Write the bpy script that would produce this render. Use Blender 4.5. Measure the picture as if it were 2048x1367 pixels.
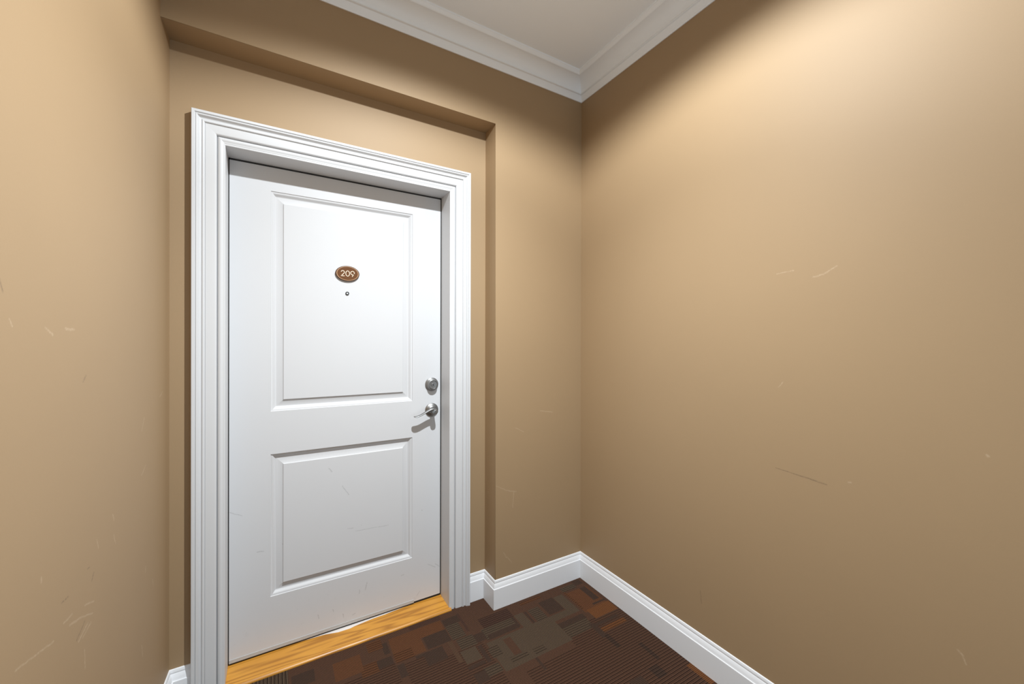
import bpy, bmesh, math, random
from mathutils import Vector, Matrix

scene = bpy.context.scene
for o in list(bpy.data.objects):
    bpy.data.objects.remove(o)
COL = scene.collection
rad = math.radians

# ------------------------------------------------------------------ camera
cam_d = bpy.data.cameras.new('camera')
cam_d.sensor_width = 36.0
cam_d.lens = 804.89 / 2048 * 36.0
cam_d.clip_start = 0.02
cam = bpy.data.objects.new('camera', cam_d)
COL.objects.link(cam)
yaw, pitch, roll = rad(-30.6926), rad(-0.0948), rad(0.1336)
fw = Vector((-math.sin(yaw) * math.cos(pitch), math.cos(yaw) * math.cos(pitch), math.sin(pitch)))
rt = Vector((math.cos(yaw), math.sin(yaw), 0))
up = rt.cross(fw)
r2 = rt * math.cos(roll) + up * math.sin(roll)
u2 = -rt * math.sin(roll) + up * math.cos(roll)
m = Matrix((r2, u2, -fw)).transposed().to_4x4()
m.translation = (-1.4917, -1.7526, 1.3193)
cam.matrix_world = m
scene.camera = cam

# ------------------------------------------------------------------ light and exposure
scene.view_settings.view_transform = 'Standard'
scene.view_settings.look = 'None'
scene.view_settings.gamma = 1.0
scene.view_settings.use_curve_mapping = False
scene.view_settings.exposure = 0.0

world = bpy.data.worlds.new('world')
scene.world = world
world.use_nodes = True
world.node_tree.nodes['Background'].inputs[0].default_value = (1, 1, 1, 1)
world.node_tree.nodes['Background'].inputs[1].default_value = 0.0

LAMP = Vector((-0.94, -0.98, 2.705))
def spot(name, loc, power, size, blend, radius, col):
    d = bpy.data.lights.new(name, 'SPOT')
    d.energy = power
    d.spot_size = rad(size)
    d.spot_blend = blend
    d.shadow_soft_size = radius
    d.color = col
    o = bpy.data.objects.new(name, d)
    o.location = loc
    COL.objects.link(o)
    return o
spot('ceiling_downlight', LAMP, 110.0, 160, 0.30, 0.02, (0.88, 0.95, 1.0))
extra_beam = spot('ceiling_downlight_extra_beam', LAMP, 184.0, 112, 1.0, 0.02, (0.88, 0.95, 1.0))
extra_beam.rotation_euler = Vector((-0.03, 0.11, -1.0)).to_track_quat('-Z', 'Y').to_euler()   # second beam on the downlight, added and tilted to brighten the door

def area(name, loc, power, sx, sy, rot, col):
    d = bpy.data.lights.new(name, 'AREA')
    d.shape = 'RECTANGLE'
    d.size, d.size_y = sx, sy
    d.energy = power
    d.color = col
    o = bpy.data.objects.new(name, d)
    o.location = loc
    o.rotation_euler = rot
    COL.objects.link(o)
    return o
# added cool fill behind the camera, aimed up to brighten ceiling and door
area('added_fill_light', (-0.95, -3.2, 0.9), 20.0, 1.6, 1.2, (rad(128), 0, 0), (0.67, 0.85, 1.0))

# ------------------------------------------------------------------ dimensions (metres)
A = 0.546       # pier width
D = 0.113       # depth of the door recess
ZS = 2.396      # underside of the header
ZC = 2.7595     # ceiling
W, WB = 1.816, 1.811
YR = -3.6       # rear of the niche
SLOPE = (W - WB) / D
DOORP = 0.2176  # face of the door leaf
JL, JR, JT = -1.647, -0.746, 2.054
CL, CR, CT = -1.7464, -0.6425, 2.158
def left_x(y):
    return -W + SLOPE * y

MARK_LEFT_LIGHT = [(-0.500,0.709,-0.553,0.733), (-0.553,0.733,-0.604,0.746), (-0.596,0.763,-0.627,0.765), (-0.495,0.733,-0.539,0.750), (-0.525,0.701,-0.566,0.690), (-0.510,0.694,-0.548,0.685), (-0.539,0.654,-0.537,0.612), (-0.143,0.636,-0.146,0.621), (-0.076,0.562,-0.070,0.540), (-0.706,0.896,-0.706,0.887), (-0.665,0.755,-0.783,0.784), (-0.177,0.421,-0.169,0.385), (-0.480,0.865,-0.472,0.842), (-0.383,0.833,-0.373,0.809), (-0.389,0.888,-0.383,0.871), (-0.144,0.943,-0.179,0.923), (-0.695,1.342,-0.668,1.329), (-0.621,1.341,-0.586,1.342), (0.030,1.146,-0.000,1.133), (-0.179,1.053,-0.156,1.088), (-0.797,1.353,-0.790,1.342)]
MARK_LEFT_DARK = [(-0.515,0.820,-0.527,0.821), (-0.495,0.798,-0.505,0.784), (-0.539,0.715,-0.575,0.697), (-0.612,0.808,-0.636,0.809), (-0.534,1.243,-0.547,1.231), (-0.821,1.413,-0.813,1.393)]
MARK_RIGHT_LIGHT = [(-1.025,1.553,-1.077,1.558), (-1.134,1.528,-1.163,1.533), (-1.163,1.533,-1.197,1.554), (-1.032,1.165,-1.046,1.182), (-1.229,0.897,-1.234,0.899), (-1.454,0.542,-1.464,0.531), (-1.464,0.531,-1.469,0.514), (-1.502,1.046,-1.504,1.043)]
MARK_RIGHT_DARK = [(-1.024,0.886,-1.096,0.880), (-1.096,0.880,-1.173,0.873), (-0.741,0.309,-0.747,0.261)]
MARK_PIER_LIGHT = [(-0.540,0.603,-0.477,0.568), (-0.477,0.568,-0.425,0.553), (-0.438,0.558,-0.445,0.476), (-0.433,0.881,-0.380,0.853), (-0.277,0.952,-0.198,0.939), (-0.497,0.261,-0.482,0.233), (-0.478,0.235,-0.451,0.201)]
MARK_DOOR_DARK = [(-1.160,0.439,-1.013,0.432), (-1.111,0.185,-1.119,0.153), (-1.144,0.161,-1.145,0.144), (-0.858,0.064,-0.872,0.047), (-1.163,0.059,-1.175,0.056), (-1.319,0.106,-1.316,0.088), (-1.642,0.629,-1.600,0.606), (-1.547,0.444,-1.524,0.442), (-1.275,0.747,-1.263,0.730), (-1.220,0.659,-1.192,0.614), (-1.456,0.454,-1.456,0.451), (-0.816,0.189,-0.777,0.163), (-0.777,0.181,-0.754,0.160), (-1.137,0.460,-1.136,0.459), (-0.847,0.470,-0.846,0.469), (-1.195,0.458,-1.173,0.456), (-1.259,0.108,-1.256,0.097), (-0.950,0.172,-0.939,0.173), (-1.216,0.074,-1.213,0.059)]
CARPET = [(-1.053,-0.813,-0.012,0.054,"R",0),
  (-1.055,-0.927,-0.093,0.035,"R",0),
  (-1.056,-0.979,-0.098,-0.041,"R",1),
  (-0.919,-0.812,-0.092,-0.012,"D",0),
  (-0.978,-0.861,-0.178,-0.102,"D",0),
  (-0.954,-0.804,0.058,0.094,"M",0),
  (-0.807,-0.725,0.001,0.050,"D",0),
  (-0.807,-0.744,-0.097,0.003,"G",1),
  (-1.188,-1.122,-0.104,-0.041,"R",1),
  (-1.124,-1.064,-0.092,-0.046,"D",0),
  (-1.087,-1.063,-0.029,0.041,"D",0),
  (-1.058,-1.029,-0.182,-0.110,"D",0),
  (-1.028,-0.946,-0.194,-0.117,"B",1),
  (-0.834,-0.814,-0.228,-0.096,"T",0),
  (-1.144,-1.083,0.015,0.075,"R",1),
  (-1.429,-1.349,-0.022,0.046,"D",0),
  (-1.282,-1.177,-0.071,0.031,"R",0),
  (-0.657,-0.497,-0.100,-0.033,"M",1),
  (-0.675,-0.506,-0.173,-0.100,"G",1),
  (-0.514,-0.501,-0.171,-0.102,"D",0),
  (-0.664,-0.508,-0.176,-0.144,"D",0),
  (-0.725,-0.672,-0.165,-0.113,"D",0),
  (-0.797,-0.720,-0.168,-0.103,"G",1),
  (-0.495,-0.446,-0.230,-0.096,"G",0),
  (-0.442,-0.430,-0.229,-0.098,"D",0),
  (-0.422,-0.375,-0.241,-0.190,"D",0),
  (-0.418,-0.358,-0.186,-0.097,"G",1),
  (-0.341,-0.254,-0.179,-0.076,"D",0),
  (-0.730,-0.718,-0.080,0.059,"M",0),
  (-0.427,-0.302,-0.051,-0.030,"R",1),
  (-0.251,-0.195,-0.214,-0.081,"G",0),
  (-0.355,-0.196,-0.228,-0.188,"G",0),
  (-0.362,-0.200,-0.284,-0.249,"D",0),
  (-0.348,-0.207,-0.349,-0.279,"G",1),
  (-0.181,-0.036,-0.256,-0.088,"R",0),
  (-0.180,-0.168,-0.222,-0.077,"R",1),
  (-0.082,-0.045,-0.202,-0.088,"D",0),
  (-0.166,-0.022,-0.310,-0.241,"O",0),
  (-0.108,-0.027,-0.229,-0.217,"D",0),
  (-0.199,-0.061,-0.352,-0.336,"D",0),
  (-0.194,-0.049,-0.397,-0.370,"O",1),
  (-0.177,-0.086,-0.074,-0.038,"G",1),
  (-0.083,-0.035,-0.062,-0.021,"D",0),
  (-0.225,-0.198,-0.423,-0.325,"D",0),
  (-0.214,-0.190,-0.496,-0.410,"D",1),
  (-0.689,-0.349,-0.362,-0.186,"G",0),
  (-0.617,-0.580,-0.316,-0.204,"B",0),
  (-0.700,-0.652,-0.277,-0.218,"G",1),
  (-0.642,-0.561,-0.341,-0.308,"G",1),
  (-0.535,-0.479,-0.353,-0.319,"G",1),
  (-0.731,-0.712,-0.285,-0.181,"D",0),
  (-0.808,-0.738,-0.251,-0.174,"G",0),
  (-0.764,-0.694,-0.351,-0.302,"G",1),
  (-0.813,-0.737,-0.281,-0.263,"D",0),
  (-0.552,-0.540,-0.434,-0.363,"D",0),
  (-0.809,-0.758,-0.362,-0.309,"D",0),
  (-0.119,-0.099,-0.627,-0.525,"D",1),
  (-0.041,-0.014,-0.815,-0.707,"O",0),
  (-0.189,-0.140,-0.696,-0.639,"D",1),
  (-0.303,-0.240,-0.691,-0.645,"D",0)]

# ------------------------------------------------------------------ material helpers
def new_mat(name):
    mt = bpy.data.materials.new(name)
    mt.use_nodes = True
    nt = mt.node_tree
    return mt, nt, nt.nodes['Principled BSDF']

def node(nt, kind, **kw):
    n = nt.nodes.new(kind)
    for k, v in kw.items():
        setattr(n, k, v)
    return n

def link(nt, a, b):
    nt.links.new(a, b)

def mathn(nt, op, a, b=None, c=None, clamp=False):
    n = node(nt, 'ShaderNodeMath', operation=op)
    n.use_clamp = clamp
    for i, x in enumerate((a, b, c)):
        if x is None:
            continue
        if isinstance(x, (int, float)):
            n.inputs[i].default_value = x
        else:
            link(nt, x, n.inputs[i])
    return n.outputs[0]

def mixc(nt, fac, a, b):
    n = node(nt, 'ShaderNodeMix', data_type='RGBA')
    for sock, x in ((n.inputs[0], fac), (n.inputs[6], a), (n.inputs[7], b)):
        if isinstance(x, (int, float)):
            sock.default_value = x
        elif isinstance(x, tuple):
            sock.default_value = (*x, 1)
        else:
            link(nt, x, sock)
    return n.outputs[2]

def coords(nt):
    return node(nt, 'ShaderNodeTexCoord').outputs['Object']

def noise(nt, vec, scale, detail=3.0, rough=0.55):
    n = node(nt, 'ShaderNodeTexNoise')
    n.inputs['Scale'].default_value = scale
    n.inputs['Detail'].default_value = detail
    n.inputs['Roughness'].default_value = rough
    link(nt, vec, n.inputs['Vector'])
    return n.outputs['Fac']

def bump(nt, height, strength, dist, bsdf):
    n = node(nt, 'ShaderNodeBump')
    n.inputs['Strength'].default_value = strength
    n.inputs['Distance'].default_value = dist
    link(nt, height, n.inputs['Height'])
    link(nt, n.outputs[0], bsdf.inputs['Normal'])

# node group: soft mask of a short scratch from A to B (in the plane of the wall)
SG = bpy.data.node_groups.new('scratch', 'ShaderNodeTree')
SG.interface.new_socket('P', in_out='INPUT', socket_type='NodeSocketVector')
SG.interface.new_socket('A', in_out='INPUT', socket_type='NodeSocketVector')
SG.interface.new_socket('B', in_out='INPUT', socket_type='NodeSocketVector')
SG.interface.new_socket('R', in_out='INPUT', socket_type='NodeSocketFloat')
SG.interface.new_socket('Mask', in_out='OUTPUT', socket_type='NodeSocketFloat')
gi = SG.nodes.new('NodeGroupInput')
go = SG.nodes.new('NodeGroupOutput')
def vm(op, a, b):
    n = SG.nodes.new('ShaderNodeVectorMath')
    n.operation = op
    SG.links.new(a, n.inputs[0])
    if b is not None:
        SG.links.new(b, n.inputs[1])
    return n
pa = vm('SUBTRACT', gi.outputs['P'], gi.outputs['A']).outputs[0]
ba = vm('SUBTRACT', gi.outputs['B'], gi.outputs['A']).outputs[0]
d1 = vm('DOT_PRODUCT', pa, ba).outputs['Value']
d2 = vm('DOT_PRODUCT', ba, ba).outputs['Value']
h = mathn(SG, 'DIVIDE', d1, d2, clamp=True)
sc = SG.nodes.new('ShaderNodeVectorMath')
sc.operation = 'SCALE'
SG.links.new(ba, sc.inputs[0])
SG.links.new(h, sc.inputs['Scale'])
df = vm('SUBTRACT', pa, sc.outputs[0]).outputs[0]
ln = SG.nodes.new('ShaderNodeVectorMath')
ln.operation = 'LENGTH'
SG.links.new(df, ln.inputs[0])
q = mathn(SG, 'DIVIDE', ln.outputs['Value'], gi.outputs['R'])
q = mathn(SG, 'SUBTRACT', 1.0, q, clamp=True)
SG.links.new(q, go.inputs['Mask'])

def marks(nt, vec, segs, axes, r):
    """max of all scratch masks; axes: which two object axes span the wall"""
    sep = node(nt, 'ShaderNodeSeparateXYZ')
    link(nt, vec, sep.inputs[0])
    cmb = node(nt, 'ShaderNodeCombineXYZ')
    link(nt, sep.outputs[axes[0]], cmb.inputs[0])
    link(nt, sep.outputs[axes[1]], cmb.inputs[1])
    nz = node(nt, 'ShaderNodeTexNoise')
    nz.inputs['Scale'].default_value = 60
    link(nt, cmb.outputs[0], nz.inputs['Vector'])
    va = node(nt, 'ShaderNodeVectorMath', operation='MULTIPLY_ADD')
    link(nt, nz.outputs['Color'], va.inputs[0])
    va.inputs[1].default_value = (.006, .006, 0)
    link(nt, cmb.outputs[0], va.inputs[2])
    sub = node(nt, 'ShaderNodeVectorMath', operation='SUBTRACT')
    link(nt, va.outputs[0], sub.inputs[0])
    sub.inputs[1].default_value = (.003, .003, 0)
    flat = node(nt, 'ShaderNodeVectorMath', operation='MULTIPLY')
    link(nt, sub.outputs[0], flat.inputs[0])
    flat.inputs[1].default_value = (1, 1, 0)
    acc = None
    for i, (x0, y0, x1, y1) in enumerate(segs):
        g = node(nt, 'ShaderNodeGroup')
        g.node_tree = SG
        link(nt, flat.outputs[0], g.inputs['P'])
        g.inputs['A'].default_value = (x0, y0, 0)
        g.inputs['B'].default_value = (x1, y1, 0)
        g.inputs['R'].default_value = r * (0.75 + 0.5 * ((i * 37) % 10) / 10)
        acc = g.outputs[0] if acc is None else mathn(nt, 'MAXIMUM', acc, g.outputs[0])
    br = noise(nt, cmb.outputs[0], 220, 2)
    br = mathn(nt, 'MULTIPLY_ADD', br, 2.4, -0.55, clamp=True)
    return mathn(nt, 'MULTIPLY', mathn(nt, 'MULTIPLY', acc, 1.6, clamp=True), br)

WALL = (0.362, 0.244, 0.134)
def wall_mat(name, light=(), dark=(), axes=(1, 2)):
    mt, nt, b = new_mat(name)
    v = coords(nt)
    n1 = noise(nt, v, 2.2, 3)
    c = mixc(nt, n1, tuple(x * .965 for x in WALL), tuple(min(1, x * 1.035) for x in WALL))
    fine = noise(nt, v, 330, 2)
    c = mixc(nt, mathn(nt, 'MULTIPLY', fine, 0.10), c, tuple(x * .72 for x in WALL))
    if light:
        mk = marks(nt, v, light, axes, 0.0032)
        c = mixc(nt, mathn(nt, 'MULTIPLY', mk, 0.28), c, (0.68, 0.53, 0.38))
    if dark:
        mk = marks(nt, v, dark, axes, 0.0028)
        c = mixc(nt, mathn(nt, 'MULTIPLY', mk, 0.45), c, (0.09, 0.06, 0.04))
    link(nt, c, b.inputs['Base Color'])
    b.inputs['Roughness'].default_value = 0.6
    b.inputs['Specular IOR Level'].default_value = 0.42
    bump(nt, noise(nt, v, 210, 3), 0.10, 0.0008, b)
    return mt

def paint_mat(name, col=(0.86, 0.86, 0.865), rough=0.38, dark=()):
    mt, nt, b = new_mat(name)
    v = coords(nt)
    n1 = noise(nt, v, 6, 4)
    c = mixc(nt, n1, tuple(x * .985 for x in col), col)
    if dark:
        mk = marks(nt, v, dark, (0, 2), 0.0026)
        c = mixc(nt, mathn(nt, 'MULTIPLY', mk, 0.34), c, (0.13, 0.125, 0.12))
        sep = node(nt, 'ShaderNodeSeparateXYZ')
        link(nt, v, sep.inputs[0])
        sm = noise(nt, v, 38, 5, 0.7)
        sm = mathn(nt, 'MULTIPLY_ADD', sm, 5.0, -3.05, clamp=True)
        low = mathn(nt, 'MULTIPLY_ADD', sep.outputs[2], -3.2, 1.0, clamp=True)
        c = mixc(nt, mathn(nt, 'MULTIPLY', mathn(nt, 'MULTIPLY', sm, low), 0.22), c, (0.25, 0.24, 0.23))
    link(nt, c, b.inputs['Base Color'])
    b.inputs['Roughness'].default_value = rough
    b.inputs['Specular IOR Level'].default_value = 0.28
    bump(nt, noise(nt, v, 120, 2), 0.05, 0.0008, b)
    return mt

def plain_mat(name, col, rough=0.5, metal=0.0, spec=0.5):
    mt, nt, b = new_mat(name)
    v = coords(nt)
    c = mixc(nt, noise(nt, v, 90, 3), tuple(x * .9 for x in col), tuple(min(1, x * 1.06) for x in col))
    link(nt, c, b.inputs['Base Color'])
    b.inputs['Roughness'].default_value = rough
    b.inputs['Metallic'].default_value = metal
    b.inputs['Specular IOR Level'].default_value = spec
    return mt

def nickel_mat():
    mt, nt, b = new_mat('satin_nickel')
    v = coords(nt)
    mp = node(nt, 'ShaderNodeMapping')
    mp.inputs['Scale'].default_value = (60, 60, 900)
    link(nt, v, mp.inputs[0])
    n = noise(nt, mp.outputs[0], 3, 3)
    c = mixc(nt, n, (0.24, 0.235, 0.23), (0.38, 0.375, 0.365))
    link(nt, c, b.inputs['Base Color'])
    b.inputs['Metallic'].default_value = 1.0
    r = mathn(nt, 'MULTIPLY_ADD', n, 0.14, 0.33)
    link(nt, r, b.inputs['Roughness'])
    return mt

def oak_mat():
    mt, nt, b = new_mat('honey_oak')
    v = coords(nt)
    mp = node(nt, 'ShaderNodeMapping')
    mp.inputs['Scale'].default_value = (0.75, 9, 9)
    link(nt, v, mp.inputs[0])
    n1 = noise(nt, mp.outputs[0], 2.0, 1.2)
    # cathedral grain: contour lines of a stretched noise
    ph = mathn(nt, 'MULTIPLY', n1, 52)
    s = mathn(nt, 'SINE', ph)
    s = mathn(nt, 'MULTIPLY_ADD', s, 0.5, 0.5)
    s = mathn(nt, 'POWER', s, 2.6)
    mp2 = node(nt, 'ShaderNodeMapping')
    mp2.inputs['Scale'].default_value = (7, 420, 420)
    link(nt, v, mp2.inputs[0])
    pores = mathn(nt, 'MULTIPLY_ADD', noise(nt, mp2.outputs[0], 1.0, 3, 0.65), 4.0, -2.1, clamp=True)
    big = noise(nt, v, 9, 2)
    base = mixc(nt, big, (0.53, 0.225, 0.028), (0.70, 0.335, 0.050))
    c = mixc(nt, mathn(nt, 'MULTIPLY', s, 0.62), base, (0.27, 0.095, 0.012))
    c = mixc(nt, mathn(nt, 'MULTIPLY', pores, 0.3), c, (0.22, 0.085, 0.015))
    link(nt, c, b.inputs['Base Color'])
    b.inputs['Roughness'].default_value = 0.34
    bump(nt, s, 0.06, 0.0006, b)
    return mt

def carpet_mat():
    mt, nt, b = new_mat('block_pattern_carpet')
    v = coords(nt)
    at = node(nt, 'ShaderNodeAttribute', attribute_name='tint')
    at2 = node(nt, 'ShaderNodeAttribute', attribute_name='weave')
    sw = node(nt, 'ShaderNodeSeparateColor')
    link(nt, at2.outputs['Color'], sw.inputs[0])
    stripe, turn = sw.outputs[0], sw.outputs[1]
    sep = node(nt, 'ShaderNodeSeparateXYZ')
    link(nt, v, sep.inputs[0])
    x, y = sep.outputs[0], sep.outputs[1]
    def lerp(a, c_, t):
        return mathn(nt, 'ADD', a, mathn(nt, 'MULTIPLY', mathn(nt, 'SUBTRACT', c_, a), t))
    across = lerp(y, x, turn)
    along = lerp(x, y, turn)
    wob = mathn(nt, 'MULTIPLY', mathn(nt, 'SUBTRACT', noise(nt, v, 45, 2), 0.5), 0.0022)
    across = mathn(nt, 'ADD', across, wob)
    P = 0.0062
    rib = mathn(nt, 'SINE', mathn(nt, 'MULTIPLY', across, 2 * math.pi / P))
    rib01 = mathn(nt, 'MULTIPLY_ADD', rib, 0.5, 0.5)
    line = mathn(nt, 'SINE', mathn(nt, 'MULTIPLY', across, math.pi / P))
    line = mathn(nt, 'MULTIPLY_ADD', line, 2.2, -1.1, clamp=True)
    tuft = mathn(nt, 'SINE', mathn(nt, 'MULTIPLY', along, 2 * math.pi / 0.0045))
    tuft01 = mathn(nt, 'MULTIPLY_ADD', tuft, 0.5, 0.5)
    c = at.outputs['Color']
    fl = noise(nt, v, 260, 3, 0.7)
    c = mixc(nt, mathn(nt, 'MULTIPLY_ADD', fl, 0.9, -0.2, clamp=True), c, (0.035, 0.018, 0.011))
    c = mixc(nt, mathn(nt, 'MULTIPLY', mathn(nt, 'SUBTRACT', 1.0, rib01), 0.62), c, (0.010, 0.005, 0.003))
    c = mixc(nt, mathn(nt, 'MULTIPLY', mathn(nt, 'SUBTRACT', 1.0, tuft01), 0.20), c, (0.012, 0.006, 0.004))
    c = mixc(nt, mathn(nt, 'MULTIPLY', mathn(nt, 'MULTIPLY', line, stripe), 0.82), c, (0.008, 0.004, 0.003))
    spk = mathn(nt, 'MULTIPLY_ADD', noise(nt, v, 420, 1), 9.0, -6.6, clamp=True)
    c = mixc(nt, mathn(nt, 'MULTIPLY', spk, 0.25), c, (0.30, 0.24, 0.18))
    link(nt, c, b.inputs['Base Color'])
    b.inputs['Roughness'].default_value = 0.95
    b.inputs['Specular IOR Level'].default_value = 0.1
    hgt = mathn(nt, 'ADD', rib01, mathn(nt, 'MULTIPLY', tuft01, 0.35))
    hgt = mathn(nt, 'ADD', hgt, mathn(nt, 'MULTIPLY', fl, 0.6))
    bump(nt, hgt, 0.55, 0.0018, b)
    return mt

M_FRONT = wall_mat('tan_wall_paint_front', MARK_PIER_LIGHT, (), (0, 2))
M_LEFT = wall_mat('tan_wall_paint_left', MARK_LEFT_LIGHT, MARK_LEFT_DARK, (1, 2))
M_RIGHT = wall_mat('tan_wall_paint_right', MARK_RIGHT_LIGHT, MARK_RIGHT_DARK, (1, 2))
M_REAR = wall_mat('tan_wall_paint_rear')
M_CEIL = paint_mat('flat_white_ceiling_paint', (0.92, 0.95, 0.98), 0.9)
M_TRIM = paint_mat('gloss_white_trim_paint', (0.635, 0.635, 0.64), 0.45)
M_BASE = paint_mat('white_trim_paint_base_lightened', (0.83, 0.835, 0.85), 0.36)  # same trim paint, colour raised to make up for weak light low down
M_CROWN = paint_mat('white_trim_paint_crown_lightened', (0.92, 0.95, 0.98), 0.4)  # same trim paint, lightened and cooled to offset dim, warm bounce light
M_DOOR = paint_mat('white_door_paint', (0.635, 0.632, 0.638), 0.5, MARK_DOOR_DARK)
M_SWEEP = plain_mat('grey_vinyl', (0.50, 0.50, 0.49), 0.5)
M_GASKET_GAP = plain_mat('black_rubber_gap_shade', (0.022, 0.022, 0.022), 0.7)  # rubber seal, also the painted shade under the door
M_NICKEL = nickel_mat()
M_DARKMETAL = plain_mat('keyway_shadow_black', (0.015, 0.015, 0.015), 0.6)
M_OAK = oak_mat()
M_CARPET = carpet_mat()
M_PEEL = plain_mat('peeled_white_film', (0.86, 0.80, 0.76), 0.6)
M_PLATE = plain_mat('brown_plate', (0.135, 0.052, 0.016), 0.6, 0.0, 0.2)
M_PLATE_EDGE = plain_mat('brown_plate_edge', (0.10, 0.048, 0.025), 0.6)
M_CREAM = plain_mat('cream_lettering', (0.80, 0.66, 0.50), 0.5)
M_COPPER = plain_mat('copper_outline', (0.52, 0.31, 0.17), 0.45)
M_LENS = plain_mat('peephole_lens', (0.82, 0.84, 0.86), 0.08)

# ------------------------------------------------------------------ mesh helpers
def obj(name, bm, mat, parent=None, smooth=False, label=None, kind=None):
    bmesh.ops.recalc_face_normals(bm, faces=bm.faces)
    me = bpy.data.meshes.new(name)
    bm.to_mesh(me)
    bm.free()
    me.materials.append(mat)
    if smooth:
        for p in me.polygons:
            p.use_smooth = True
        me.set_sharp_from_angle(angle=rad(smooth if smooth is not True else 35))
    o = bpy.data.objects.new(name, me)
    COL.objects.link(o)
    if parent is not None:
        o.parent = parent
    if label:
        o['label'] = label
    if kind:
        o['kind'] = kind
    return o

def struct(name, bm, mat, label, cat, **kw):
    o = obj(name, bm, mat, **kw)
    o['kind'] = 'structure'
    o['label'] = label
    o['category'] = cat
    return o

def box(bm, x0, x1, y0, y1, z0, z1, bev=0.0):
    vs = [bm.verts.new((x, y, z)) for x in (x0, x1) for y in (y0, y1) for z in (z0, z1)]
    f = [(0, 1, 3, 2), (4, 6, 7, 5), (0, 4, 5, 1), (2, 3, 7, 6), (0, 2, 6, 4), (1, 5, 7, 3)]
    fs = [bm.faces.new([vs[i] for i in q]) for q in f]
    if bev:
        es = {e for q in fs for e in q.edges}
        bmesh.ops.bevel(bm, geom=list(es), offset=bev, segments=2, profile=0.5, affect='EDGES')

def sweep(bm, path, prof, closed_prof=True):
    """path: list of (origin, m_u, m_v) rings; profile points (u,v) -> origin + m_u*u + m_v*v"""
    rings = []
    for o_, mu, mv in path:
        rings.append([bm.verts.new(Vector(o_) + Vector(mu) * u + Vector(mv) * v) for u, v in prof])
    n = len(prof)
    for a, c in zip(rings[:-1], rings[1:]):
        for i in range(n if closed_prof else n - 1):
            j = (i + 1) % n
            bm.faces.new((a[i], a[j], c[j], c[i]))
    bm.faces.new(rings[0])
    bm.faces.new(list(reversed(rings[-1])))

def miter(n1, n2):
    n1, n2 = Vector(n1), Vector(n2)
    return (n1 + n2) / (1 + n1.dot(n2))

def lathe(bm, prof, centre, seg=40, sx=1.0, sz=1.0):
    """profile (radius, distance towards the room); axis along -Y"""
    cx, cy, cz = centre
    rings = []
    for r, h in prof:
        if r < 1e-6:
            rings.append([bm.verts.new((cx, cy - h, cz))])
        else:
            rings.append([bm.verts.new((cx + sx * r * math.cos(2 * math.pi * i / seg), cy - h,
                                        cz + sz * r * math.sin(2 * math.pi * i / seg))) for i in range(seg)])
    for a, c in zip(rings[:-1], rings[1:]):
        for i in range(seg):
            j = (i + 1) % seg
            if len(a) == 1:
                bm.faces.new((a[0], c[j], c[i]))
            elif len(c) == 1:
                bm.faces.new((a[i], a[j], c[0]))
            else:
                bm.faces.new((a[i], a[j], c[j], c[i]))

# ------------------------------------------------------------------ walls, floor, ceiling
bm = bmesh.new()
# pier and header: one L-shaped slab with eased outer edges
T = 0.30
outl = [(-2.05, ZS), (-A, ZS), (-A, -0.05), (0.12, -0.05), (0.12, 2.95), (-2.05, 2.95)]
f_front = [bm.verts.new((x, 0.0, z)) for x, z in outl]
f_back = [bm.verts.new((x, T, z)) for x, z in outl]
bm.faces.new(f_front)
bm.faces.new(list(reversed(f_back)))
n = len(outl)
for i in range(n):
    j = (i + 1) % n
    bm.faces.new((f_front[i], f_back[i], f_back[j], f_front[j]))
bm.edges.ensure_lookup_table()
es = [e for e in bm.edges if all(abs(v.co.y) < 1e-6 for v in e.verts) and
      (all(abs(v.co.z - ZS) < 1e-6 for v in e.verts) or all(abs(v.co.x + A) < 1e-6 for v in e.verts))]
bmesh.ops.bevel(bm, geom=es, offset=0.003, segments=3, profile=0.5, affect='EDGES')
# back of the recess around the door opening
box(bm, -2.05, JL - 0.018, D, T, -0.05, ZS)
box(bm, JR + 0.018, -A, D, T, -0.05, ZS)
box(bm, JL - 0.018, JR + 0.018, D, T, JT + 0.018, ZS)
struct('wall_front', bm, M_FRONT, 'tan painted wall with a shallow recess around the white door', 'wall', smooth=30)

bm = bmesh.new()
xb, xf, xr = left_x(0.30), left_x(0.0), left_x(YR)
v0 = [bm.verts.new((x, y, z)) for z in (-0.05, 2.95) for x, y in ((left_x(D), D), (left_x(YR), YR), (left_x(YR) - .12, YR), (left_x(D) - .12, D))]
for q in ((0, 1, 2, 3), (4, 7, 6, 5), (0, 4, 5, 1), (1, 5, 6, 2), (2, 6, 7, 3), (3, 7, 4, 0)):
    bm.faces.new([v0[i] for i in q])
struct('wall_left', bm, M_LEFT, 'tan painted wall with pale scratches left of the door', 'wall')

bm = bmesh.new()
box(bm, 0.0, 0.12, YR, 0.0, -0.05, 2.95)
struct('wall_right', bm, M_RIGHT, 'broad tan painted wall right of the corner, lit by a soft pool', 'wall')

bm = bmesh.new()
box(bm, -2.3, 0.12, YR - 0.12, YR, -0.05, 2.95)
struct('wall_rear', bm, M_REAR, 'tan painted wall closing the corridor behind the viewer', 'wall')

bm = bmesh.new()
box(bm, -2.3, 0.12, YR - 0.12, 0.0, ZC, ZC + 0.1)
struct('ceiling', bm, M_CEIL, 'flat white ceiling inside the crown moulding', 'ceiling')

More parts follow.
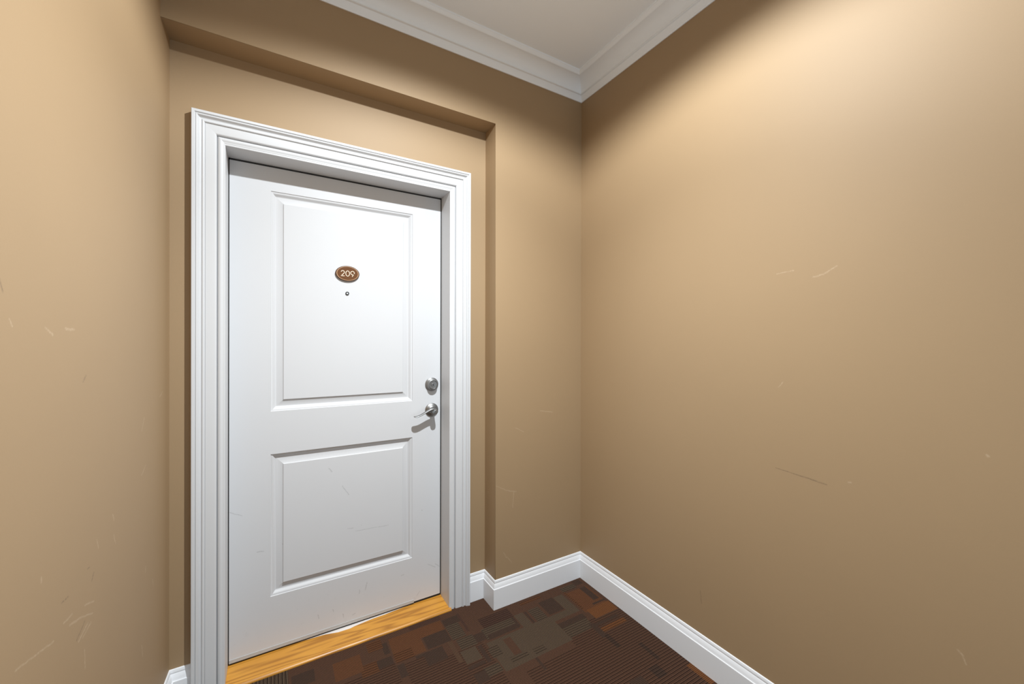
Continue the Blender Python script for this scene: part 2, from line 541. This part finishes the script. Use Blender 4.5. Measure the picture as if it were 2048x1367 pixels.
# carpet: one sheet cut along the edges of its colour blocks
TINT = {'B': (0.125, 0.062, 0.038), 'G': (0.125, 0.086, 0.056), 'D': (0.080, 0.048, 0.034), 'R': (0.175, 0.070, 0.031),
        'M': (0.098, 0.050, 0.035), 'O': (0.230, 0.086, 0.030), 'T': (0.135, 0.074, 0.044)}
rng = random.Random(4)
rects = []
for _ in range(230):      # blocks beyond what the frame shows, and under the drawn ones
    x0 = rng.uniform(-1.9, 0); y0 = rng.uniform(-3.6, -0.1)
    rects.append((x0, min(0, x0 + rng.choice((.05, .08, .16))), y0, y0 + rng.choice((.04, .07, .1)),
                  rng.choice('BGDRMBT'), rng.choice((0, 1, 1))))
rects = [r_ for r_ in rects if r_[2] < -0.85 or rng.random() < .0]
# ribbed plain ground with long dark lines in the right-hand half of what is seen
ground = [(-0.36, 0.0, -1.2, -0.30, 'B', 1), (-0.22, 0.0, -0.62, -0.36, 'B', 1), (-0.62, -0.30, -1.2, -0.40, 'B', 1), (-1.43, -0.70, -0.6, 0.1, 'B', 0), (-1.43, -1.06, -0.2, -0.09, 'B', 1), (-0.40, 0.0, -0.30, 0.1, 'B', 0),
          (-0.30, 0.0, -0.95, -0.72, 'B', 1), (-0.47, -0.36, -0.62, -0.50, 'B', 1), (-1.03, -0.70, -0.42, -0.17, 'B', 1)]
allr = ground + rects + CARPET
xs = sorted({-2.2, 0.05, -1.4389} | {round(r_[i], 3) for r_ in allr for i in (0, 1) if -2.2 < r_[i] < 0.05})
ys = sorted({-3.7, 0.12} | {round(r_[i], 3) for r_ in allr for i in (2, 3) if -3.7 < r_[i] < 0.12})
bm = bmesh.new()
gv = [[bm.verts.new((x, y, 0.0)) for y in ys] for x in xs]
cells = []
for i in range(len(xs) - 1):
    for j in range(len(ys) - 1):
        bm.faces.new((gv[i][j], gv[i + 1][j], gv[i + 1][j + 1], gv[i][j + 1]))
        cx, cy = (xs[i] + xs[i + 1]) / 2, (ys[j] + ys[j + 1]) / 2
        col, st = 'B', 0
        for r_ in allr:
            if r_[0] < cx < r_[1] and r_[2] < cy < r_[3]:
                col, st = r_[4], r_[5]
        tn = 0
        if cx < -1.4389:
            col, st, tn = 'G', 1, 1
        cells.append((TINT[col], st, tn))
me = bpy.data.meshes.new('floor')
bmesh.ops.recalc_face_normals(bm, faces=bm.faces)
bm.to_mesh(me)
bm.free()
ta = me.attributes.new('tint', 'FLOAT_COLOR', 'FACE')
wa = me.attributes.new('weave', 'FLOAT_COLOR', 'FACE')
for k, (c, st, tn) in enumerate(cells):
    ta.data[k].color = (*c, 1)
    wa.data[k].color = (st, tn, 0, 1)
me.materials.append(M_CARPET)
fl = bpy.data.objects.new('floor', me)
COL.objects.link(fl)
fl['kind'] = 'structure'
fl['label'] = 'dark brown ribbed carpet with rust and grey colour blocks'
fl['category'] = 'floor'

# ------------------------------------------------------------------ baseboards
BH = 0.138
BASE = [(0.0, -0.02), (0.0145, -0.02), (0.0145, 0.0985), (0.0135, 0.1003), (0.0118, 0.1003), (0.0112, 0.1018), (0.0105, 0.1075),
        (0.0088, 0.1135), (0.0066, 0.1195), (0.0052, 0.1225), (0.0042, 0.1238), (0.0052, 0.1252), (0.0054, 0.1262), (0.0046, 0.1320), (0.0030, 0.1365), (0.0008, BH), (0.0, BH)]
def run(path_pts, normals, prof, zref=0.0, up_=(0, 0, 1)):
    """mitred run along plan points; normals has one entry per segment plus end directions"""
    rings = []
    for i, (x, y) in enumerate(path_pts):
        rings.append(((x, y, zref), normals[i], up_))
    return rings
N_F, N_R = (0, -1, 0), (-1, 0, 0)
th = math.atan(SLOPE)
N_L = (math.cos(th), math.sin(th) * -1, 0)
N_RET = (-1, 0, 0)
def V3(v):
    return tuple(v)
bm = bmesh.new()
sweep(bm, run([(0, YR), (0, 0)], [N_R, V3(miter(N_R, N_F))], BASE), BASE)
struct('baseboard_right', bm, M_BASE, 'white moulded baseboard along the right wall', 'baseboard', smooth=25)
bm = bmesh.new()
sweep(bm, run([(0, 0), (-A, 0), (-A, D), (CR + .001, D)],
              [V3(miter(N_R, N_F)), V3(miter(N_F, N_RET)), V3(miter(N_RET, N_F)), N_F], BASE), BASE)
struct('baseboard_front', bm, M_BASE, 'white moulded baseboard wrapping the wall end beside the door', 'baseboard', smooth=25)
bm = bmesh.new()
sweep(bm, run([(CL - .001, D), (left_x(D), D), (left_x(YR), YR)],
              [N_F, V3(miter(N_F, N_L)), N_L], BASE), BASE)
struct('baseboard_left', bm, M_BASE, 'white moulded baseboard meeting the left wall', 'baseboard', smooth=25)

# ------------------------------------------------------------------ crown moulding
ZB = 2.6595
CROWN = [(0.0, ZB), (0.0045, ZB - .0005), (0.007, ZB + .003), (0.0075, ZB + .006), (0.0085, ZB + .0085), (0.010, ZB + .012), (0.0125, ZB + .018), (0.017, ZB + .0245),
         (0.0185, ZB + .0275), (0.0240, ZB + .0280), (0.0268, ZB + .0290), (0.0275, ZB + .0310), (0.0265, ZB + .0330),
         (0.0245, ZB + .0350), (0.027, ZB + .045), (0.034, ZB + .057), (0.044, ZB + .067), (0.056, ZB + .0745), (0.070, ZB + .0790), (0.083, ZB + .0805),
         (0.0875, ZB + .0800), (0.0900, ZB + .0815), (0.0925, ZB + .0850), (0.0950, ZB + .0885), (0.0975, ZB + .0915), (0.1000, ZB + .0935),
         (0.1005, ZC + .002), (0.0, ZC + .002)]
bm = bmesh.new()
sweep(bm, run([(left_x(0), 0), (0, 0)], [V3(miter(N_L, N_F)), V3(miter(N_R, N_F))], CROWN), CROWN)
struct('trim_1', bm, M_CROWN, 'white crown moulding above the door wall', 'crown moulding', smooth=25)
bm = bmesh.new()
sweep(bm, run([(0, 0), (0, YR)], [V3(miter(N_R, N_F)), N_R], CROWN), CROWN)
struct('trim_2', bm, M_CROWN, 'white crown moulding along the top of the right wall', 'crown moulding', smooth=25)
bm = bmesh.new()
sweep(bm, run([(left_x(0), 0), (left_x(YR), YR)], [V3(miter(N_L, N_F)), N_L], CROWN), CROWN)
struct('trim_3', bm, M_CROWN, 'white crown moulding along the top of the left wall', 'crown moulding', smooth=25)

# ------------------------------------------------------------------ door with frame and hardware
door = bpy.data.objects.new('door_1', None)
COL.objects.link(door)
door.location = (0, 0, 0)
door['kind'] = 'structure'
door['label'] = 'white two-panel apartment door with moulded casing and oak threshold'
door['category'] = 'door'

# casing: u runs inwards from the outer edge, h out from the recess wall
CAS = [(0, 0), (0, .0300), (.0015, .0317), (.0090, .0317), (.0102, .0305), (.0110, .0272), (.0124, .0272), (.0132, .0290), (.0150, .0298), (.0172, .0292), (.0190, .0270),
       (.0208, .0232), (.0240, .0202), (.0285, .0190), (.0295, .0200), (.0312, .0226), (.0340, .0236), (.0368, .0226), (.0384, .0198), (.0390, .0172),
       (.0402, .0172), (.0406, .0188), (.052, .0186), (.066, .0180), (.0700, .0172), (.0725, .0152), (.0736, .0120), (.0740, .0050), (.0754, .0050),
       (.0762, .0085), (.0782, .0120), (.0812, .0138), (.0850, .0142), (.0880, .0135), (.0905, .0120), (.0935, .0114), (.0965, .0114), (.0975, .0105), (.0975, 0)]
def cas_ring(x, z, mu):
    return ((x, D, z), mu, (0, -1, 0))
def casing(name, rings):
    b_ = bmesh.new()
    sweep(b_, rings, CAS)
    return obj(name, b_, M_TRIM, door, smooth=25)
casing('casing', [cas_ring(CL, -.01, (1, 0, 0)), cas_ring(CL, CT, (1, 0, -1))])
casing('casing', [cas_ring(CL, CT, (1, 0, -1)), cas_ring(CR, CT, (-1, 0, -1))])
casing('casing', [cas_ring(CR, CT, (-1, 0, -1)), cas_ring(CR, -.01, (-1, 0, 0))])

# jamb: two sides and a head, flush with the casing's inner bead
YJ = D - 0.0105
G = 0.0052
bm = bmesh.new(); box(bm, JL - .018, JL, YJ, 0.30, -.01, JT, 0.0012); obj('jamb', bm, M_TRIM, door)
bm = bmesh.new(); box(bm, JR, JR + .018, YJ, 0.30, -.01, JT, 0.0012); obj('jamb', bm, M_TRIM, door)
bm = bmesh.new(); box(bm, JL - .018, JR + .018, YJ, 0.30, JT, JT + .018, 0.0012); obj('head_jamb', bm, M_TRIM, door)

# black weatherstrip round the leaf
bm = bmesh.new()
box(bm, JL, JL + .0045, DOORP + .001, DOORP + .02, .02, JT)
box(bm, JR - .0065, JR, DOORP + .001, DOORP + .02, .02, JT)
box(bm, JL, JR, DOORP + .001, DOORP + .02, JT - .010, JT)
obj('weatherstrip', bm, M_GASKET_GAP, door, label='thin black rubber seal in the gap round the door')

# leaf: stiles and rails, with the two panels let in
LX0, LX1, LZ0, LZ1 = JL + .0038, JR - .0055, 0.0225, JT - .0075
PU = (-1.4990, -0.8966, 1.0226, 1.9478)
PL = (-1.5020, -0.8971, 0.2433, 0.8421)
PX0, PX1 = -1.5005, -0.8968
bm = bmesh.new()
TH = 0.044
def slab(x0, x1, z0, z1):
    box(bm, x0, x1, DOORP, DOORP + TH, z0, z1)
slab(LX0, PX0, LZ0, LZ1)
slab(PX1, LX1, LZ0, LZ1)
slab(PX0, PX1, LZ0, PL[2])
slab(PX0, PX1, PL[3], PU[2])
slab(PX0, PX1, PU[3], LZ1)
bmesh.ops.remove_doubles(bm, verts=bm.verts, dist=1e-5)
leaf = obj('door_leaf', bm, M_DOOR, door)

PANEL = [(0, 0), (.0006, .0022), (.0018, .0032), (.0050, .0038), (.0080, .0052), (.0110, .0080), (.0140, .0112), (.0170, .0134), (.0192, .0142),
         (.0206, .0142), (.0460, .0052), (.0463, .0026), (.0478, .0014)]
for z0, z1 in ((PU[2], PU[3]), (PL[2], PL[3])):
    bm = bmesh.new()
    rings = []
    for i_, dp in PANEL:
        x0, x1, a, c = PX0 + i_, PX1 - i_, z0 + i_, z1 - i_
        rings.append([bm.verts.new((x, DOORP + dp, z)) for x, z in ((x0, a), (x1, a), (x1, c), (x0, c))])
    for a, c in zip(rings[:-1], rings[1:]):
        for i in range(4):
            j = (i + 1) % 4
            bm.faces.new((a[i], a[j], c[j], c[i]))
    bm.faces.new(rings[-1])
    bk = [bm.verts.new((x, DOORP + .03, z)) for x, z in ((PX0, z0), (PX1, z0), (PX1, z1), (PX0, z1))]
    for i in range(4):
        j = (i + 1) % 4
        bm.faces.new((rings[0][j], rings[0][i], bk[i], bk[j]))
    bm.faces.new(list(reversed(bk)))
    obj('panel', bm, M_DOOR, leaf, smooth=20)

# door sweep under the leaf, torn off at its right end
bm = bmesh.new()
box(bm, LX0, -0.888, DOORP - .0022, DOORP + .001, 0.0185, 0.0332, 0.0008)
obj('door_sweep', bm, M_SWEEP, door, label='grey vinyl strip along the foot of the door')
bm = bmesh.new()  # solid black strip standing in for the shade below the leaf
box(bm, LX0, LX1, DOORP + .004, DOORP + .03, 0.011, 0.0228)
obj('under_door_shade', bm, M_GASKET_GAP, door, label='black strip for the shade in the gap under the door')

# oak threshold: bevelled front lip
TZ = 0.0105
bm = bmesh.new()
prof = [(0.090, -.01), (0.090, 0.004), (0.0915, 0.0062), (0.0950, 0.0092), (0.0985, TZ), (0.300, TZ), (0.300, -.01)]
sweep(bm, [((JL + .0003, 0, 0), (0, 1, 0), (0, 0, 1)), ((JR + .008, 0, 0), (0, 1, 0), (0, 0, 1))], prof)
thr = obj('threshold', bm, M_OAK, door, smooth=30, label='honey oak threshold board with dark cathedral grain')
bm = bmesh.new()
topw = [(-1.401, .2225), (-1.311, .2150), (-1.290, .2125), (-1.238, .1985), (-1.189, .1966), (-1.168, .2020), (-1.086, .2115), (-1.030, .2120), (-1.000, .2150), (-0.953, .2185), (-0.881, .2235)]
vt = [bm.verts.new((x, y, TZ + .0006)) for x, y in topw] + [bm.verts.new((x, .229, TZ + .0006)) for x in (-0.881, -1.401)]
face = bm.faces.new(vt)
r_ = bmesh.ops.extrude_face_region(bm, geom=[face])
for v in r_['geom']:
    if isinstance(v, bmesh.types.BMVert):
        v.co.z -= .0006
obj('peeling_strip', bm, M_PEEL, thr, label='torn white film along the back of the threshold')

# number plate
PCX, PCZ = -1.1996, 1.6266
plate = bpy.data.objects.new('room_number_sign', None)
COL.objects.link(plate)
plate.location = (0, 0, 0)
plate['label'] = 'oval brown room number sign reading 209 on the upper door panel'
plate['category'] = 'sign'
plate.location = (PCX, DOORP + .0008, PCZ)
bm = bmesh.new()
lathe(bm, [(0, 0), (1.0, 0), (1.0, .0065), (.985, .0078), (.965, .0082), (0, .0082)], (0, 0, 0), 64, .0515, .0350)
obj('plate', bm, M_PLATE_EDGE, plate, smooth=40)
bm = bmesh.new()
lathe(bm, [(0, .0082), (.915, .0082), (.915, .0086), (0, .0086)], (0, 0, 0), 64, .0515, .0350)
obj('face', bm, M_PLATE, plate)
bm = bmesh.new()
seg = 72
R0, R1 = .905, .872
ring = []
for i in range(seg):
    a = 2 * math.pi * i / seg
    ring.append([bm.verts.new((.0515 * (q_ if k < 2 else q_) * math.cos(a), -y_, .0350 * q_ * math.sin(a)))
                 for k, (q_, y_) in enumerate(((R0, .0085), (R0, .0091), (R1 - .012, .0091), (R1 - .012, .0085)))])
for i in range(seg):
    a, c = ring[i], ring[(i + 1) % seg]
    for k in range(4):
        bm.faces.new((a[k], a[(k + 1) % 4], c[(k + 1) % 4], c[k]))
obj('outline', bm, M_COPPER, plate)

def stroke(bm, pts, w, y0, y1, closed=False):
    n_ = len(pts)
    L_, R_ = [], []
    for i in range(n_):
        if closed:
            a, c = Vector(pts[i - 1]), Vector(pts[(i + 1) % n_])
        else:
            a, c = Vector(pts[max(0, i - 1)]), Vector(pts[min(n_ - 1, i + 1)])
        t = (c - a).normalized()
        nn = Vector((-t.y, t.x)) * (w / 2)
        p = Vector(pts[i])
        # widen sharp corners so the stroke keeps its weight
        if 0 < i < n_ - 1 and not closed:
            d1_ = (p - Vector(pts[i - 1])).normalized()
            cs = max(.45, abs(d1_.dot(t)))
            nn = nn / cs
        L_.append(p + nn)
        R_.append(p - nn)
    rg = [[bm.verts.new((q_.x, y_, q_.y)) for q_, y_ in ((L_[i], y0), (L_[i], y1), (R_[i], y1), (R_[i], y0))] for i in range(n_)]
    for i in range(n_ if closed else n_ - 1):
        a, c = rg[i], rg[(i + 1) % n_]
        for k in range(4):
            bm.faces.new((a[k], a[(k + 1) % 4], c[(k + 1) % 4], c[k]))
    if not closed:
        bm.faces.new(rg[0])
        bm.faces.new(list(reversed(rg[-1])))
H = 0.0265
def arc(cx, cz, rx, rz, a0, a1, k=24):
    return [(cx + rx * math.cos(rad(a0 + (a1 - a0) * i / k)), cz + rz * math.sin(rad(a0 + (a1 - a0) * i / k))) for i in range(k + 1)]
sw_ = .0028
Y0, Y1 = -.0084, -.0093
hz = H / 2
# 2
bm = bmesh.new()
r2_ = .0068
top = arc(0, hz - r2_ - sw_ / 2, r2_, r2_, 172, -38)
stroke(bm, [(x - .0208, z) for x, z in top] + [(-.0208 - .0062, -hz + sw_ * .5)], sw_, Y0, Y1)
stroke(bm, [(-.0208 - .0080, -hz + sw_ / 2), (-.0208 + .0078, -hz + sw_ / 2)], sw_, Y0 - .00003, Y1)
obj('numeral', bm, M_CREAM, plate)
# 0
bm = bmesh.new()
stroke(bm, arc(0, 0, .0080, hz - sw_ / 2, 0, 360, 40)[:-1], sw_, Y0, Y1, True)
obj('numeral', bm, M_CREAM, plate)
# 9
bm = bmesh.new()
c9 = (.0208, hz - .0080 - sw_ / 2)
stroke(bm, arc(c9[0], c9[1], .0078, .0080, 0, 360, 36)[:-1], sw_, Y0, Y1, True)
stroke(bm, [(c9[0] + .0070, c9[1] - .0036), (c9[0] - .0018, -hz)], sw_, Y0 - .00003, Y1)
obj('numeral', bm, M_CREAM, plate)

# peephole
bm = bmesh.new()
lathe(bm, [(.0040, .0012), (.0048, .0042), (.0066, .0044), (.0078, .0032), (.0080, 0)], (-1.1998, DOORP + .0012, 1.5366), 28)
ph_ = obj('peephole', bm, M_DARKMETAL, leaf, smooth=40, label='small round peephole with a dark ring')
bm = bmesh.new()
lathe(bm, [(0, .0036), (.0028, .0030), (.0042, .0016), (.0042, 0)], (-1.1998, DOORP + .0012, 1.5366), 24)
obj('lens', bm, M_LENS, ph_, smooth=60)

# deadbolt
BX, BZ = -0.7976, 1.0999
bm = bmesh.new()
lathe(bm, [(.0345, 0), (.0345, .0035), (.0335, .0050), (.0318, .0058), (.0312, .0085), (.0300, .0098), (.0288, .0104), (.0282, .0140), (.0272, .0155),
           (.0262, .0162), (.0256, .0205), (.0246, .0228), (.0230, .0238), (.0214, .0240), (.0206, .0230), (.0200, .0215), (.0, .0205)], (BX, DOORP, BZ), 56)
db = obj('deadbolt', bm, M_NICKEL, leaf, smooth=32, label='satin nickel deadbolt with stepped round collar')
bm = bmesh.new()
lathe(bm, [(.0082, .019), (.0082, .0232), (.0074, .0240), (0, .0240)], (BX, DOORP, BZ - .001), 32)
kc = obj('key_cylinder', bm, M_NICKEL, db, smooth=35)
bm = bmesh.new()
box(bm, BX - .0012, BX + .0012, DOORP - .0243, DOORP - .0225, BZ - .006, BZ + .0045)
box(bm, BX - .0024, BX + .0024, DOORP - .02425, DOORP - .0225, BZ - .003, BZ + .0012)
obj('keyhole', bm, M_DARKMETAL, db)

# lever handle
LX, LZ = -0.7974, 0.9700
bm = bmesh.new()
lathe(bm, [(.0345, 0), (.0345, .0028), (.0335, .0042), (.0300, .0068), (.0250, .0095), (.0190, .0118), (.0165, .0135), (.0150, .0165), (0, .0165)], (LX, DOORP, LZ), 56)
lv = obj('lever_handle', bm, M_NICKEL, leaf, smooth=32, label='satin nickel wave-shaped lever handle on a round rose')
bm = bmesh.new()
lathe(bm, [(.0125, .012), (.0120, .022), (.0122, .034), (.0132, .044), (.0140, .052), (.0138, .0575), (.0122, .0605), (.0100, .0612), (0, .0612)], (LX, DOORP, LZ), 40)
obj('neck', bm, M_NICKEL, lv, smooth=35)
bm = bmesh.new()
# blade: a flat ribbon, wide towards the room, waving down to its tip
pts = [(-.7960, .9760, .050, .0105, .0070), (-.8060, .9815, .050, .0105, .0062), (-.8160, .9815, .050, .0105, .0052), (-.8290, .9765, .0500, .0105, .0044), (-.8440, .9690, .0495, .0105, .0040),
       (-.8590, .9612, .0490, .0106, .0038), (-.8720, .9548, .0480, .0108, .0036), (-.8830, .9510, .0470, .0110, .0034), (-.8925, .9500, .0460, .0106, .0031),
       (-.8990, .9510, .0455, .0086, .0026), (-.9030, .9522, .0452, .0050, .0019)]
rg = []
K = 18
for i, (x, z, pr, wy, tz) in enumerate(pts):
    a = Vector(pts[max(0, i - 1)][:2]); c = Vector(pts[min(len(pts) - 1, i + 1)][:2])
    t = (c - a).normalized(); nn = Vector((-t.y, t.x))
    ring = []
    for k in range(K):
        an = 2 * math.pi * k / K
        cu, su = math.cos(an), math.sin(an)
        cu = math.copysign(abs(cu) ** .75, cu); su = math.copysign(abs(su) ** .75, su)
        ring.append(bm.verts.new((x + nn.x * tz * su, DOORP - pr + wy * cu, z + nn.y * tz * su)))
    rg.append(ring)
for a, c in zip(rg[:-1], rg[1:]):
    for k in range(K):
        bm.faces.new((a[k], a[(k + 1) % K], c[(k + 1) % K], c[k]))
bm.faces.new(rg[0]); bm.faces.new(list(reversed(rg[-1])))
o = obj('lever', bm, M_NICKEL, lv, smooth=60)
md = o.modifiers.new('smooth', 'SUBSURF'); md.levels = 1; md.render_levels = 2
bm = bmesh.new()
lathe(bm, [(.0072, .058), (.0072, .0628), (.0064, .0636), (0, .0636)], (LX, DOORP, LZ), 28)
obj('key_cylinder', bm, M_NICKEL, lv, smooth=35)
bm = bmesh.new()
box(bm, LX - .0010, LX + .0010, DOORP - .0639, DOORP - .0622, LZ - .005, LZ + .004)
obj('keyhole', bm, M_DARKMETAL, lv)
